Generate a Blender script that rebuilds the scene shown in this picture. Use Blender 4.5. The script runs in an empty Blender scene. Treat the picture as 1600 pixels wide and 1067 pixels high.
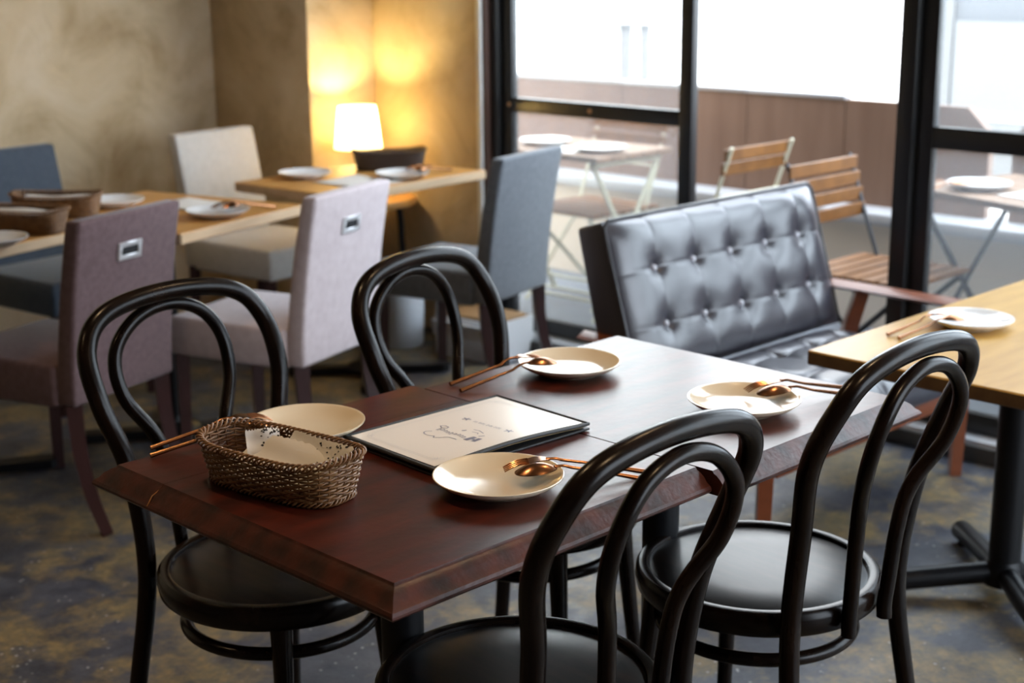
import bpy, bmesh, math, random
from mathutils import Vector, Matrix
random.seed(7)
scn = bpy.context.scene
COL = scn.collection
PI = math.pi

# ------------------------------------------------------------------ camera
cam_d = bpy.data.cameras.new('camera'); cam = bpy.data.objects.new('camera', cam_d); COL.objects.link(cam)
cam.location = (-1.0649, -1.2718, 1.4597)
YAW, PITCH, ROLL = 0.7853, 0.2516, -0.0085
fw = Vector((math.cos(YAW)*math.cos(PITCH), math.sin(YAW)*math.cos(PITCH), -math.sin(PITCH)))
rt = Vector((math.sin(YAW), -math.cos(YAW), 0)); up = rt.cross(fw)
r2 = rt*math.cos(ROLL)+up*math.sin(ROLL); u2 = -rt*math.sin(ROLL)+up*math.cos(ROLL)
cam.matrix_world = Matrix(((r2.x, u2.x, -fw.x, cam.location.x), (r2.y, u2.y, -fw.y, cam.location.y),
                           (r2.z, u2.z, -fw.z, cam.location.z), (0, 0, 0, 1)))
cam_d.sensor_width = 36; cam_d.lens = 2330.54/1600*36
cam_d.clip_start = 0.05; cam_d.clip_end = 200
cam_d.dof.use_dof = True; cam_d.dof.focus_distance = 2.1; cam_d.dof.aperture_fstop = 4.5
scn.camera = cam

# ------------------------------------------------------------------ world, sun, exposure
scn.view_settings.view_transform = 'Standard'; scn.view_settings.look = 'None'
scn.view_settings.gamma = 1; scn.view_settings.use_curve_mapping = False
scn.view_settings.exposure = 0.82
W = bpy.data.worlds.new('overcast_sky'); scn.world = W; W.use_nodes = True
bg = W.node_tree.nodes['Background']; bg.inputs[0].default_value = (0.78, 0.88, 1.0, 1); bg.inputs[1].default_value = 5.0
sd = bpy.data.lights.new('sun', 'SUN'); sd.energy = 7.0; sd.angle = math.radians(2); sd.color = (1, .96, .9)
sun = bpy.data.objects.new('sun', sd); COL.objects.link(sun)
sun.rotation_euler = Vector((0.62, 0.25, -0.75)).to_track_quat('-Z', 'Y').to_euler()
scn.cycles.use_denoising = True
scn.cycles.max_bounces = 8; scn.cycles.diffuse_bounces = 5; scn.cycles.glossy_bounces = 4
scn.cycles.transparent_max_bounces = 12
scn.cycles.sample_clamp_indirect = 6
scn.cycles.caustics_reflective = False; scn.cycles.caustics_refractive = False
# warm ceiling downlights of the room
for i, (x, y, e) in enumerate([(0.1, 0.9, 9), (1.5, 0.3, 7), (0.4, -1.0, 9), (1.2, 3.2, 5), (-1.6, 1.4, 12)]):
    l = bpy.data.lights.new('downlight', 'SPOT'); l.energy = e*2.6; l.color = (1, .68, .38); l.spot_size = math.radians(110)
    l.spot_blend = .8; l.shadow_soft_size = .04
    o = bpy.data.objects.new('downlight', l); o.location = (x, y, 2.56); COL.objects.link(o)

# ------------------------------------------------------------------ helpers
class MB:
    def __init__(s): s.v = []; s.f = []
    def add(s, vs, fs, M=None):
        b = len(s.v)
        s.v += [tuple(M @ Vector(p)) if M else tuple(p) for p in vs]
        s.f += [tuple(i+b for i in f) for f in fs]; return s
    def bm(s, bm, M=None):
        bm.verts.ensure_lookup_table(); bm.verts.index_update()
        s.add([v.co.copy() for v in bm.verts], [[v.index for v in f.verts] for f in bm.faces], M); bm.free(); return s
    def box(s, c, d, bev=0, seg=2, M=None):
        bm = bmesh.new(); bmesh.ops.create_cube(bm, size=1)
        for v in bm.verts: v.co = Vector((v.co.x*d[0]+c[0], v.co.y*d[1]+c[1], v.co.z*d[2]+c[2]))
        if bev: bmesh.ops.bevel(bm, geom=bm.edges[:], offset=bev, segments=seg, profile=.5, affect='EDGES')
        return s.bm(bm, M)
    def tube(s, path, r, n=10, closed=False, M=None, sq=None):
        P = [Vector(p) for p in path]; N = len(P)
        R = r if isinstance(r, (list, tuple)) else [r]*N
        T = []
        for i in range(N):
            if closed: t = P[(i+1) % N]-P[i-1]
            else: t = P[min(i+1, N-1)]-P[max(i-1, 0)]
            T.append(t.normalized())
        a = Vector((0, 0, 1)) if abs(T[0].z) < .9 else Vector((1, 0, 0))
        nrm = (a-T[0]*a.dot(T[0])).normalized(); rings = []; vs = []; fs = []
        for i in range(N):
            nrm = (nrm-T[i]*nrm.dot(T[i])).normalized(); b = T[i].cross(nrm)
            for k in range(n):
                th = 2*PI*k/n; ca, sa = math.cos(th), math.sin(th)
                if sq: vs.append(P[i]+(nrm*ca*sq[0]+b*sa*sq[1])*R[i])
                else: vs.append(P[i]+(nrm*ca+b*sa)*R[i])
        m = N if closed else N-1
        for i in range(m):
            j = (i+1) % N
            for k in range(n):
                l = (k+1) % n; fs.append((i*n+k, i*n+l, j*n+l, j*n+k))
        if not closed:
            fs.append(tuple(range(n-1, -1, -1))); fs.append(tuple((N-1)*n+k for k in range(n)))
        return s.add(vs, fs, M)
    def lathe(s, prof, n=40, M=None, cap0=False, cap1=False):
        vs = []; fs = []; m = len(prof)
        for r, z in prof:
            for k in range(n): vs.append((r*math.cos(2*PI*k/n), r*math.sin(2*PI*k/n), z))
        for i in range(m-1):
            for k in range(n):
                l = (k+1) % n; fs.append((i*n+k, i*n+l, (i+1)*n+l, (i+1)*n+k))
        if cap0: fs.append(tuple(range(n-1, -1, -1)))
        if cap1: fs.append(tuple((m-1)*n+k for k in range(n)))
        return s.add(vs, fs, M)
    def grid(s, nu, nv, fn, M=None):
        vs = [fn(i/nu, j/nv) for j in range(nv+1) for i in range(nu+1)]
        fs = [(j*(nu+1)+i, j*(nu+1)+i+1, (j+1)*(nu+1)+i+1, (j+1)*(nu+1)+i) for j in range(nv) for i in range(nu)]
        return s.add(vs, fs, M)
    def prism(s, poly, z0, z1, M=None):
        n = len(poly); vs = [(x, y, z0) for x, y in poly]+[(x, y, z1) for x, y in poly]
        fs = [tuple(range(n-1, -1, -1)), tuple(range(n, 2*n))]+[(i, (i+1) % n, n+(i+1) % n, n+i) for i in range(n)]
        return s.add(vs, fs, M)
    def build(s, name, mat, parent=None, smooth=True, ang=40, fix=True):
        me = bpy.data.meshes.new(name); me.from_pydata(s.v, [], s.f)
        if fix:
            bm = bmesh.new(); bm.from_mesh(me); bmesh.ops.recalc_face_normals(bm, faces=bm.faces[:]); bm.to_mesh(me); bm.free()
        if smooth:
            me.polygons.foreach_set('use_smooth', [True]*len(me.polygons)); me.set_sharp_from_angle(angle=math.radians(ang))
        me.materials.append(MAT[mat]); me.update()
        o = bpy.data.objects.new(name, me); COL.objects.link(o)
        if parent: o.parent = parent
        return o

def catmull(P, n=8):
    P = [Vector(p) for p in P]; Q = [2*P[0]-P[1]]+P+[2*P[-1]-P[-2]]; out = []
    for i in range(1, len(Q)-2):
        a, b, c, d = Q[i-1:i+3]
        for k in range(n):
            t = k/n
            out.append(.5*((2*b)+(c-a)*t+(2*a-5*b+4*c-d)*t*t+(3*b-a-3*c+d)*t**3))
    out.append(P[-1]); return out

def tag(o, label=None, cat=None, group=None, kind=None):
    if label: o['label'] = label
    if cat: o['category'] = cat
    if group: o['group'] = group
    if kind: o['kind'] = kind
    return o

def thing(name, loc, rz, label, cat, group=None):
    o = bpy.data.objects.new(name, None); COL.objects.link(o); o.empty_display_size = .05
    o.location = loc; o.rotation_euler = (0, 0, rz); return tag(o, label, cat, group)

def dup(root, loc, rz, label, group=None, scale=None):
    def cp(o, par):
        c = o.copy(); COL.objects.link(c)
        if par: c.parent = par
        for ch in [x for x in o.children]: cp(ch, c)
        return c
    r = cp(root, None); r.location = loc; r.rotation_euler = (0, 0, rz); r['label'] = label
    if group: r['group'] = group
    if scale: r.scale = scale
    return r

def rotz(a): return Matrix.Rotation(a, 4, 'Z')
def tr(x, y, z): return Matrix.Translation((x, y, z))

# ------------------------------------------------------------------ materials
MAT = {}
def mat(name, col, rough=.5, metal=0, spec=.5, coat=0, sheen=0, bump=None, var=None, emit=None, trans=0):
    m = bpy.data.materials.new(name); m.use_nodes = True; nt = m.node_tree; n = nt.nodes; L = nt.links
    b = n['Principled BSDF']; b.inputs['Base Color'].default_value = (*col, 1); b.inputs['Roughness'].default_value = rough
    b.inputs['Metallic'].default_value = metal; b.inputs['Specular IOR Level'].default_value = spec
    b.inputs['Coat Weight'].default_value = coat; b.inputs['Coat Roughness'].default_value = .15
    b.inputs['Sheen Weight'].default_value = sheen; b.inputs['Sheen Roughness'].default_value = .4
    if emit: b.inputs['Emission Color'].default_value = (*emit[0], 1); b.inputs['Emission Strength'].default_value = emit[1]
    tc = n.new('ShaderNodeTexCoord')
    if var:   # (colour2, scale vector, noise scale, lo, hi, detail)
        mp = n.new('ShaderNodeMapping'); mp.inputs['Scale'].default_value = var[1]; L.new(tc.outputs['Object'], mp.inputs[0])
        ns = n.new('ShaderNodeTexNoise'); ns.inputs['Scale'].default_value = var[2]; ns.inputs['Detail'].default_value = var[5] if len(var) > 5 else 4
        L.new(mp.outputs[0], ns.inputs['Vector'])
        cr = n.new('ShaderNodeValToRGB'); cr.color_ramp.elements[0].position = var[3]; cr.color_ramp.elements[1].position = var[4]
        cr.color_ramp.elements[0].color = (*col, 1); cr.color_ramp.elements[1].color = (*var[0], 1)
        L.new(ns.outputs['Fac'], cr.inputs[0]); L.new(cr.outputs[0], b.inputs['Base Color'])
    if bump:  # (scale, strength, distance, detail)
        nb = n.new('ShaderNodeTexNoise'); nb.inputs['Scale'].default_value = bump[0]; nb.inputs['Detail'].default_value = bump[3] if len(bump) > 3 else 4
        L.new(tc.outputs['Object'], nb.inputs['Vector'])
        bp = n.new('ShaderNodeBump'); bp.inputs['Strength'].default_value = bump[1]; bp.inputs['Distance'].default_value = bump[2]
        L.new(nb.outputs['Fac'], bp.inputs['Height']); L.new(bp.outputs[0], b.inputs['Normal'])
    MAT[name] = m; return m

mat('mahogany', (.078, .014, .008), .30, spec=.27, var=((.028, .008, .006), (3, 14, 3), 2.2, .35, .68, 6), bump=(60, .12, .002))
mat('mahogany_edge', (.075, .018, .010), .34, spec=.4, var=((.024, .009, .006), (6, 6, 6), 3.5, .35, .65, 6), bump=(90, .3, .002))
mat('crack_wood', (.45, .20, .06), .7)
mat('bentwood', (.0045, .0025, .0017), .25, spec=.20, var=((.012, .006, .0034), (8, 8, 2), 3, .4, .7), bump=(120, .05, .001))
mat('seat_ply', (.005, .0034, .003), .28, spec=.20, var=((.017, .009, .006), (2, 14, 2), 4, .45, .7, 6), bump=(70, .04, .001))
mat('black_metal', (.005, .005, .006), .40, spec=.25, bump=(150, .08, .001))
mat('oak', (.58, .30, .085), .38, spec=.5, var=((.47, .22, .055), (1.5, 10, 3), 3, .35, .7, 6))
mat('oak_edge', (.70, .50, .31), .5, var=((.60, .41, .24), (2, 12, 12), 3, .35, .7))
mat('oak_yellow', (.56, .33, .075), .36, spec=.30, var=((.45, .25, .05), (1.5, 9, 3), 3, .35, .7, 6))
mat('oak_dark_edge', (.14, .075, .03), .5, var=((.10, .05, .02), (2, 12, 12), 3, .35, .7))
mat('floor_concrete', (.05, .05, .06), .45)
mat('mauve_fabric', (.105, .062, .066), .95, sheen=.25, var=((.145, .09, .094), (1, 1, 1), 60, .3, .7), bump=(320, .25, .002))
mat('mauve_pale_fabric', (.52, .44, .45), .9, sheen=.4, var=((.60, .52, .53), (1, 1, 1), 40, .3, .7), bump=(320, .25, .002))
mat('grey_fabric', (.125, .14, .16), .9, sheen=.4, var=((.165, .18, .20), (1, 1, 1), 60, .3, .7), bump=(320, .25, .002))
mat('blue_fabric', (.045, .060, .085), .9, sheen=.3, var=((.06, .078, .105), (1, 1, 1), 50, .3, .7), bump=(320, .25, .002))
mat('beige_fabric', (.55, .52, .48), .9, sheen=.3, var=((.61, .58, .54), (1, 1, 1), 50, .3, .7), bump=(320, .25, .002))
mat('dark_leg', (.055, .022, .022), .35, spec=.5, var=((.035, .015, .014), (4, 4, 2), 4, .3, .7))
mat('silver', (.75, .75, .76), .35, metal=.7)
mat('black', (.006, .006, .007), .6)
mat('leather', (.034, .031, .042), .31, spec=1.0, bump=(22, .10, .006, 4))
mat('button', (.55, .55, .60), .25, spec=.8)  # pale base colour stands in for window sky mirrored in the buttons
mat('leather_piping', (.05, .05, .055), .35)
mat('redwood', (.20, .055, .020), .38, spec=.4, var=((.17, .045, .016), (3, 3, 9), 4, .35, .65))
mat('ceramic', (.74, .63, .46), .12, spec=.5, coat=.3)
mat('ceramic_white', (.80, .80, .80), .14, spec=.5)
mat('copper', (.34, .155, .075), .24, metal=1)
mat('wicker', (.25, .125, .050), .30, spec=.5, var=((.15, .068, .026), (1, 1, 1), 45, .35, .65))
mat('wicker_dark', (.05, .028, .018), .38, spec=.5)
mat('paper', (.72, .70, .66), .8, bump=(40, .15, .003))
mat('menu_paper', (.80, .76, .71), .28, spec=.5)
mat('menu_print', (.17, .18, .27), .3)
mat('menu_print_faint', (.60, .59, .60), .3)
mat('menu_leather', (.016, .016, .017), .5, bump=(180, .3, .001))
mat('menu_stitch', (.04, .04, .042), .6)
mat('menu_edge', (.45, .32, .15), .6)
mat('white_paint', (.78, .77, .74), .6)
mat('frame_black', (.014, .014, .015), .38, spec=.5)
mat('frame_redwood', (.10, .045, .03), .5)
mat('brass', (.55, .30, .14), .4, metal=.8)
mat('kerb', (.45, .46, .48), .45, bump=(30, .2, .004))
mat('kerb_dark', (.05, .048, .045), .6, bump=(30, .2, .004))
mat('cream_metal', (.55, .52, .38), .4)
mat('iron', (.02, .021, .025), .5)
mat('slat_wood', (.22, .092, .022), .42, spec=.4, var=((.15, .06, .014), (3, 3, 3), 5, .35, .7))
mat('terrace_top', (.21, .115, .06), .6, var=((.16, .085, .042), (2, 8, 2), 4, .35, .7))
mat('terrace_floor', (.18, .195, .22), .5, bump=(20, .2, .01))
mat('terrace_wall', (.66, .57, .47), .8, bump=(25, .2, .006))
mat('ledge', (.42, .42, .43), .5)
mat('parapet', (.155, .082, .050), .6, var=((.20, .115, .076), (1, 3, .35), 4, .3, .7, 6))
mat('facade', (.86, .86, .85), .8)
mat('siding', (.062, .068, .078), .7)
mat('siding_pale', (.10, .102, .105), .7)
mat('recess', (.085, .085, .088), .8)
mat('glass_dark', (.12, .12, .13), .2)
mat('ground', (.55, .54, .52), .8)
mat('plastic_white', (.72, .75, .80), .4)
mat('carton', (.75, .75, .76), .7)
mat('carton_brown', (.28, .16, .07), .7)
mat('ceiling_dark', (.10, .085, .07), .7)
mat('dark_wall', (.13, .08, .05), .6, var=((.09, .055, .035), (1, 4, .4), 3, .3, .7))
mat('lamp_base', (.80, .66, .36), .35)

def plaster(name, c1, c2, c3):
    m = bpy.data.materials.new(name); m.use_nodes = True; n = m.node_tree.nodes; L = m.node_tree.links
    b = n['Principled BSDF']; b.inputs['Roughness'].default_value = .72; b.inputs['Specular IOR Level'].default_value = .35
    tc = n.new('ShaderNodeTexCoord')
    a = n.new('ShaderNodeTexNoise'); a.inputs['Scale'].default_value = 2.6; a.inputs['Detail'].default_value = 8; a.inputs['Roughness'].default_value = .62; a.inputs['Distortion'].default_value = .8
    L.new(tc.outputs['Object'], a.inputs['Vector'])
    r = n.new('ShaderNodeValToRGB'); e = r.color_ramp.elements; e[0].position = .30; e[0].color = (*c1, 1); e[1].position = .72; e[1].color = (*c3, 1)
    k = e.new(.5); k.color = (*c2, 1); L.new(a.outputs['Fac'], r.inputs[0]); L.new(r.outputs[0], b.inputs['Base Color'])
    d = n.new('ShaderNodeTexNoise'); d.inputs['Scale'].default_value = 7; d.inputs['Detail'].default_value = 9; d.inputs['Distortion'].default_value = 1.2; L.new(tc.outputs['Object'], d.inputs['Vector'])
    bp = n.new('ShaderNodeBump'); bp.inputs['Strength'].default_value = .45; bp.inputs['Distance'].default_value = .02
    L.new(d.outputs['Fac'], bp.inputs['Height']); L.new(bp.outputs[0], b.inputs['Normal']); MAT[name] = m
plaster('plaster', (.40, .28, .145), (.63, .49, .31), (.74, .61, .44))

def floor_mat():
    m = MAT['floor_concrete']; n = m.node_tree.nodes; L = m.node_tree.links; b = n['Principled BSDF']; tc = n.new('ShaderNodeTexCoord')
    def noise(s, d, dist=0):
        x = n.new('ShaderNodeTexNoise'); x.inputs['Scale'].default_value = s; x.inputs['Detail'].default_value = d; x.inputs['Distortion'].default_value = dist
        x.inputs['Roughness'].default_value = .72; L.new(tc.outputs['Object'], x.inputs['Vector']); return x.outputs['Fac']
    def ramp(src, p0, c0, p1, c1):
        r = n.new('ShaderNodeValToRGB'); e = r.color_ramp.elements; e[0].position = p0; e[0].color = (*c0, 1); e[1].position = p1; e[1].color = (*c1, 1); L.new(src, r.inputs[0]); return r.outputs[0]
    def mix(f, a, c):
        x = n.new('ShaderNodeMix'); x.data_type = 'RGBA'; L.new(f, x.inputs['Factor']); L.new(a, x.inputs['A']); L.new(c, x.inputs['B']); return x.outputs['Result']
    base = ramp(noise(7, 10, .2), .35, (.018, .021, .032), .68, (.066, .071, .090))
    och = ramp(noise(30, 6, .2), .35, (.27, .185, .065), .65, (.10, .085, .055))
    f1 = ramp(noise(3.3, 14, .15), .455, (0, 0, 0), .56, (.85, .85, .85))
    c = mix(f1, base, och)
    v = n.new('ShaderNodeTexVoronoi'); v.inputs['Scale'].default_value = 42; L.new(tc.outputs['Object'], v.inputs['Vector'])
    lt = ramp(v.outputs['Distance'], .10, (1, 1, 1), .19, (0, 0, 0))
    sel = ramp(noise(9, 4), .50, (0, 0, 0), .58, (.8, .8, .8))
    mm = n.new('ShaderNodeMath'); mm.operation = 'MULTIPLY'; L.new(lt, mm.inputs[0]); L.new(sel, mm.inputs[1])
    wv = n.new('ShaderNodeRGB'); wv.outputs[0].default_value = (.42, .41, .40, 1)
    c = mix(mm.outputs[0], c, wv.outputs[0]); L.new(c, b.inputs['Base Color'])
    L.new(ramp(noise(9, 5), .3, (.32,)*3, .7, (.55,)*3), b.inputs['Roughness'])
    bp = n.new('ShaderNodeBump'); bp.inputs['Strength'].default_value = .25; bp.inputs['Distance'].default_value = .006
    L.new(noise(40, 6), bp.inputs['Height']); L.new(bp.outputs[0], b.inputs['Normal'])
floor_mat()

def glass_mat():
    m = bpy.data.materials.new('glass'); m.use_nodes = True; n = m.node_tree.nodes; L = m.node_tree.links
    n.remove(n['Principled BSDF']); o = n['Material Output']
    t = n.new('ShaderNodeBsdfTransparent'); t.inputs[0].default_value = (.965, .98, .975, 1)
    g = n.new('ShaderNodeBsdfGlossy'); g.inputs['Roughness'].default_value = .02
    f = n.new('ShaderNodeFresnel'); f.inputs[0].default_value = 1.45
    ge = n.new('ShaderNodeNewGeometry'); sb = n.new('ShaderNodeMath'); sb.operation = 'SUBTRACT'; sb.inputs[0].default_value = 1; L.new(ge.outputs['Backfacing'], sb.inputs[1])
    mu = n.new('ShaderNodeMath'); mu.operation = 'MULTIPLY'; L.new(f.outputs[0], mu.inputs[0]); L.new(sb.outputs[0], mu.inputs[1])
    x = n.new('ShaderNodeMixShader'); L.new(mu.outputs[0], x.inputs[0]); L.new(t.outputs[0], x.inputs[1]); L.new(g.outputs[0], x.inputs[2])
    h = n.new('ShaderNodeBsdfTranslucent'); h.inputs[0].default_value = (.9, .92, .95, 1)
    y = n.new('ShaderNodeMixShader'); y.inputs[0].default_value = .035; L.new(x.outputs[0], y.inputs[1]); L.new(h.outputs[0], y.inputs[2])
    L.new(y.outputs[0], o.inputs[0]); MAT['glass'] = m
glass_mat()

def shade_mat():
    m = bpy.data.materials.new('lamp_shade'); m.use_nodes = True; n = m.node_tree.nodes; L = m.node_tree.links
    b = n['Principled BSDF']; b.inputs['Base Color'].default_value = (.9, .82, .62, 1); b.inputs['Roughness'].default_value = .8
    b.inputs['Emission Color'].default_value = (1, .76, .32, 1); b.inputs['Emission Strength'].default_value = 15
    t = n.new('ShaderNodeBsdfTranslucent'); t.inputs[0].default_value = (1, .88, .62, 1)
    x = n.new('ShaderNodeMixShader'); x.inputs[0].default_value = .85; L.new(b.outputs[0], x.inputs[1]); L.new(t.outputs[0], x.inputs[2])
    L.new(x.outputs[0], n['Material Output'].inputs[0]); MAT['lamp_shade'] = m
shade_mat()

# ------------------------------------------------------------------ room shell
def struct(name, mb, m, **k):
    o = mb.build(name, m, **k); o['kind'] = 'structure'; return o
XW = 2.88
struct('floor', MB().grid(1, 1, lambda u, v: (-3.4+u*(2.99+3.4), -3.4+v*(4.1+3.4), 0)), 'floor_concrete', smooth=False)
struct('ceiling', MB().box((-.2, .35, 2.68), (6.6, 7.7, .16)), 'ceiling_dark', smooth=False)
struct('wall_left', MB().box((-.42, 4.18, 1.3), (5.96, .16, 2.6)), 'plaster', smooth=False)
struct('wall_pier', MB().box((2.77, 3.855, 1.3), (.44, .81, 2.6), .006), 'plaster', ang=30)
struct('wall_corner', MB().box((2.94, 3.145, 1.3), (.12, .61, 2.6), .004), 'plaster', ang=30)
struct('wall_back', MB().box((-3.42, .35, 1.3), (.16, 7.7, 2.6)), 'dark_wall', smooth=False)
struct('wall_right', MB().box((-1.45, -3.42, 1.3), (4.1, .16, 2.6)).box((1.84, -3.42, .2), (2.48, .16, .4)).box((1.84, -3.42, 2.52), (2.48, .16, .16)).box((3.04, -3.42, 1.42), (.08, .16, 2.04)).box((1.84, -3.42, 1.42), (.06, .1, 2.04)), 'dark_wall', smooth=False)  # out of view; window opening added to light plaster wall, chairs and sofa
struct('wall_header', MB().box((2.96, -.25, 2.52), (.14, 6.18, .16)), 'plaster', smooth=False)
struct('trim_1', MB().box((2.874, 2.828, 1.3), (.012, .022, 2.6), .002), 'white_paint')
struct('trim_2', MB().box((2.915, 2.826, 1.3), (.05, .030, 2.6), .002), 'frame_redwood')
struct('trim_3', MB().box((2.965, -.25, .031), (.17, 6.18, .062), .004), 'kerb')
struct('baseboard_window', MB().box((2.872, -.25, .025), (.016, 6.18, .05), .002), 'kerb_dark')

# window bays in the plane X = 2.93 .. 2.98
def post(name, y0, y1, x0=2.925, x1=2.985, z1=2.44):
    return struct(name, MB().box(((x0+x1)/2, (y0+y1)/2, .062+(z1-.062)/2), (x1-x0, y1-y0, z1-.062), .003), 'frame_black')
post('trim_4', 2.775, 2.812, 2.915, 2.995)
post('trim_5', 1.022, 1.078, 2.915, 2.995)
for k, y in enumerate((.02, -.98, -1.98, -2.98)): post('trim_%d' % (6+k), y-.03, y+.03, 2.915, 2.995)
def bay(name, ya, yb, zr=(.904, .955), bolts=()):
    w = bpy.data.objects.new(name, None); COL.objects.link(w); w['kind'] = 'structure'; w.location = (2.955, (ya+yb)/2, .062)
    cy = (ya+yb)/2; S = .055
    def part(n, y0, y1, z0, z1, m='frame_black', t=.034, b=.002):
        o = MB().box((0, (y0+y1)/2-cy, (z0+z1)/2-.062), (t, y1-y0, z1-z0), b).build(n, m, w); return o
    part('stile', ya-S, ya, .066, 2.43); part('stile', yb, yb+S, .066, 2.43)
    part('bottom_rail', yb+S, ya-S, .066, .125); part('top_rail', yb+S, ya-S, 2.38, 2.43)
    part('mid_rail', yb+S, ya-S, zr[0], zr[1])
    part('pane', yb+S, ya-S, .125, zr[0], 'glass', .004, 0); part('pane', yb+S, ya-S, zr[1], 2.38, 'glass', .004, 0)
    for y in bolts:
        MB().lathe([(0, .006), (.006, .005), (.0085, .001), (.0085, 0)], 14, M=tr(-.017, y-cy, (zr[0]+zr[1])/2-.062) @ Matrix.Rotation(-PI/2, 4, 'Y')).build('bolt', 'brass', w)
    return w
bay('window_1', 2.775, 1.867, (.900, .953), (2.735, 2.327))
bay('window_2', 1.022, .05, (.904, .968))
bay('window_3', -.01, -.95); bay('window_4', -1.01, -1.95); bay('window_5', -2.01, -2.95)

# ------------------------------------------------------------------ terrace and street
struct('terrace_floor', MB().box((3.45, .5, .03), (.92, 8.4, .06)), 'terrace_floor', smooth=False)
struct('terrace_wall', MB().box((3.99, .5, .25), (.2, 8.4, .44)), 'terrace_wall', smooth=False)
struct('terrace_ledge', MB().box((3.98, .5, .49), (.26, 8.4, .045), .006), 'ledge')
pp = thing('parapet', (4.03, 0, .51), 0, 'brown board parapet panels standing on the terrace wall', 'parapet')
pp['kind'] = 'structure'; del pp['category']
def panel(y0, y1, cut0=0, cut1=0, top=.405):
    poly = [(y0, 0), (y1, 0), (y1, top-cut1), (y1-cut1*1.05, top), (y0+cut0*1.05, top), (y0, top-cut0)]
    poly = [p for i, p in enumerate(poly) if p != poly[i-1]]
    M = Matrix(((0, 0, 1, 0), (1, 0, 0, 0), (0, 1, 0, 0), (0, 0, 0, 1)))
    MB().prism(poly, -.018, .018, M=M).build('panel', 'parapet', pp, smooth=False)
    if not cut0 and not cut1: MB().box((0, (y0+y1)/2, top+.008), (.05, y1-y0, .016), .002).build('coping', 'ledge', pp)
ys = [4.6, 3.85, 3.1, 2.42, 1.95, 1.335]
for a, b in zip(ys[:-1], ys[1:]):
    panel(b+.002, a-.002, .09 if b == 1.335 else 0, 0)
panel(.55, 1.245, 0, .09); panel(-.3, .546); panel(-1.2, -.304); panel(-2.2, -1.204)
struct('street_ground', MB().grid(1, 1, lambda u, v: (-10+u*60, -30+v*60, -.06)), 'ground', smooth=False)
fb = thing('far_building', (8.0, 9, -.06), 0, 'sunlit white building facade across the street', 'building')
def fwall(y0, y1, z0, z1, m, x=0, n='wall'): return MB().box((x+.15, (y0+y1)/2-9, (z0+z1)/2), (.3, y1-y0, z1-z0)).build(n, m, fb, smooth=False)
fwall(3.8, 6.25, 0, 7, 'facade'); fwall(6.62, 16, 0, 7, 'facade'); fwall(6.25, 6.62, 1.02, 7, 'facade')
fwall(6.25, 6.62, 0, 1.02, 'recess', .06, 'doorway')
MB().box((.052, 6.44-9, .51), (.02, .06, 1.02)).build('door_post', 'facade', fb, smooth=False)
nb = thing('grey_building', (7.6, 2, -.06), 0, 'grey panelled building with a pale door across the street', 'building')
MB().box((.25, 1.15, 2.2), (.5, 1.30, 4.4)).build('wall', 'siding', nb, smooth=False)
for y in (3.50, 3.62, 3.74): MB().box((-.015, y-2, 2.2), (.03, .07, 4.4), .004).build('pilaster', 'siding_pale', nb)
MB().box((-.03, 1.15, .55), (.06, 1.30, .045), .004).build('ledge', 'facade', nb)
dr = MB().box((-.02, 3.16-2, .56), (.05, .56, 1.12), .004).build('door', 'siding_pale', nb)
MB().prism([(-.035, .03), (.035, .03), (0, -.05)], 0, .006, M=tr(-.046, 3.12-2, .92) @ Matrix(((0, 0, -1, 0), (-1, 0, 0, 0), (0, 1, 0, 0), (0, 0, 0, 1)))).build('sign', 'brass', dr, smooth=False)

# ------------------------------------------------------------------ foreground tables
def moulded_top(x0, x1, y0, y1, zt, root, cuts=(), fx=(1, 1)):
    # profile from the flat top outwards and down
    prof = [(.030, 0), (.0285, -.0025), (.027, -.004), (.022, -.006), (.014, -.012), (.008, -.020), (.0025, -.0235), (0, -.0275), (.0, -.031), (.004, -.035), (.012, -.037)]
    vs = []; fs = []
    for ins, dz in prof:
        a, b = x0+ins*fx[0], x1-ins*fx[1]; vs += [(a, y0+ins, zt+dz), (b, y0+ins, zt+dz), (b, y1-ins, zt+dz), (a, y1-ins, zt+dz)]
    m = len(prof)
    for i in range(m-1):
        for k in range(4): fs.append((i*4+k, i*4+(k+1) % 4, (i+1)*4+(k+1) % 4, (i+1)*4+k))
    fs.append((0, 1, 2, 3)); fs.append(tuple(4*(m-1)+k for k in (3, 2, 1, 0)))
    bounds = [y0-1]+list(cuts)+[y1+1]
    for a, b in zip(bounds[:-1], bounds[1:]):
        bm = bmesh.new(); V = [bm.verts.new(v) for v in vs]
        for f in fs: bm.faces.new([V[i] for i in f])
        for co, no in (((0, a+.0004, 0), (0, -1, 0)), ((0, b-.0004, 0), (0, 1, 0))):
            g = bmesh.ops.bisect_plane(bm, geom=bm.verts[:]+bm.edges[:]+bm.faces[:], plane_co=co, plane_no=no, clear_outer=True)
            ed = [e for e in g['geom_cut'] if isinstance(e, bmesh.types.BMEdge)]
            if ed: bmesh.ops.edgeloop_fill(bm, edges=ed)
        o = MB().bm(bm).build('board', 'mahogany', root, ang=25); o.data.materials.append(MAT['mahogany_edge'])
        for p in o.data.polygons:
            if not (p.normal.z > .995 and abs(p.center.z-zt) < .002): p.material_index = 1

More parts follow.
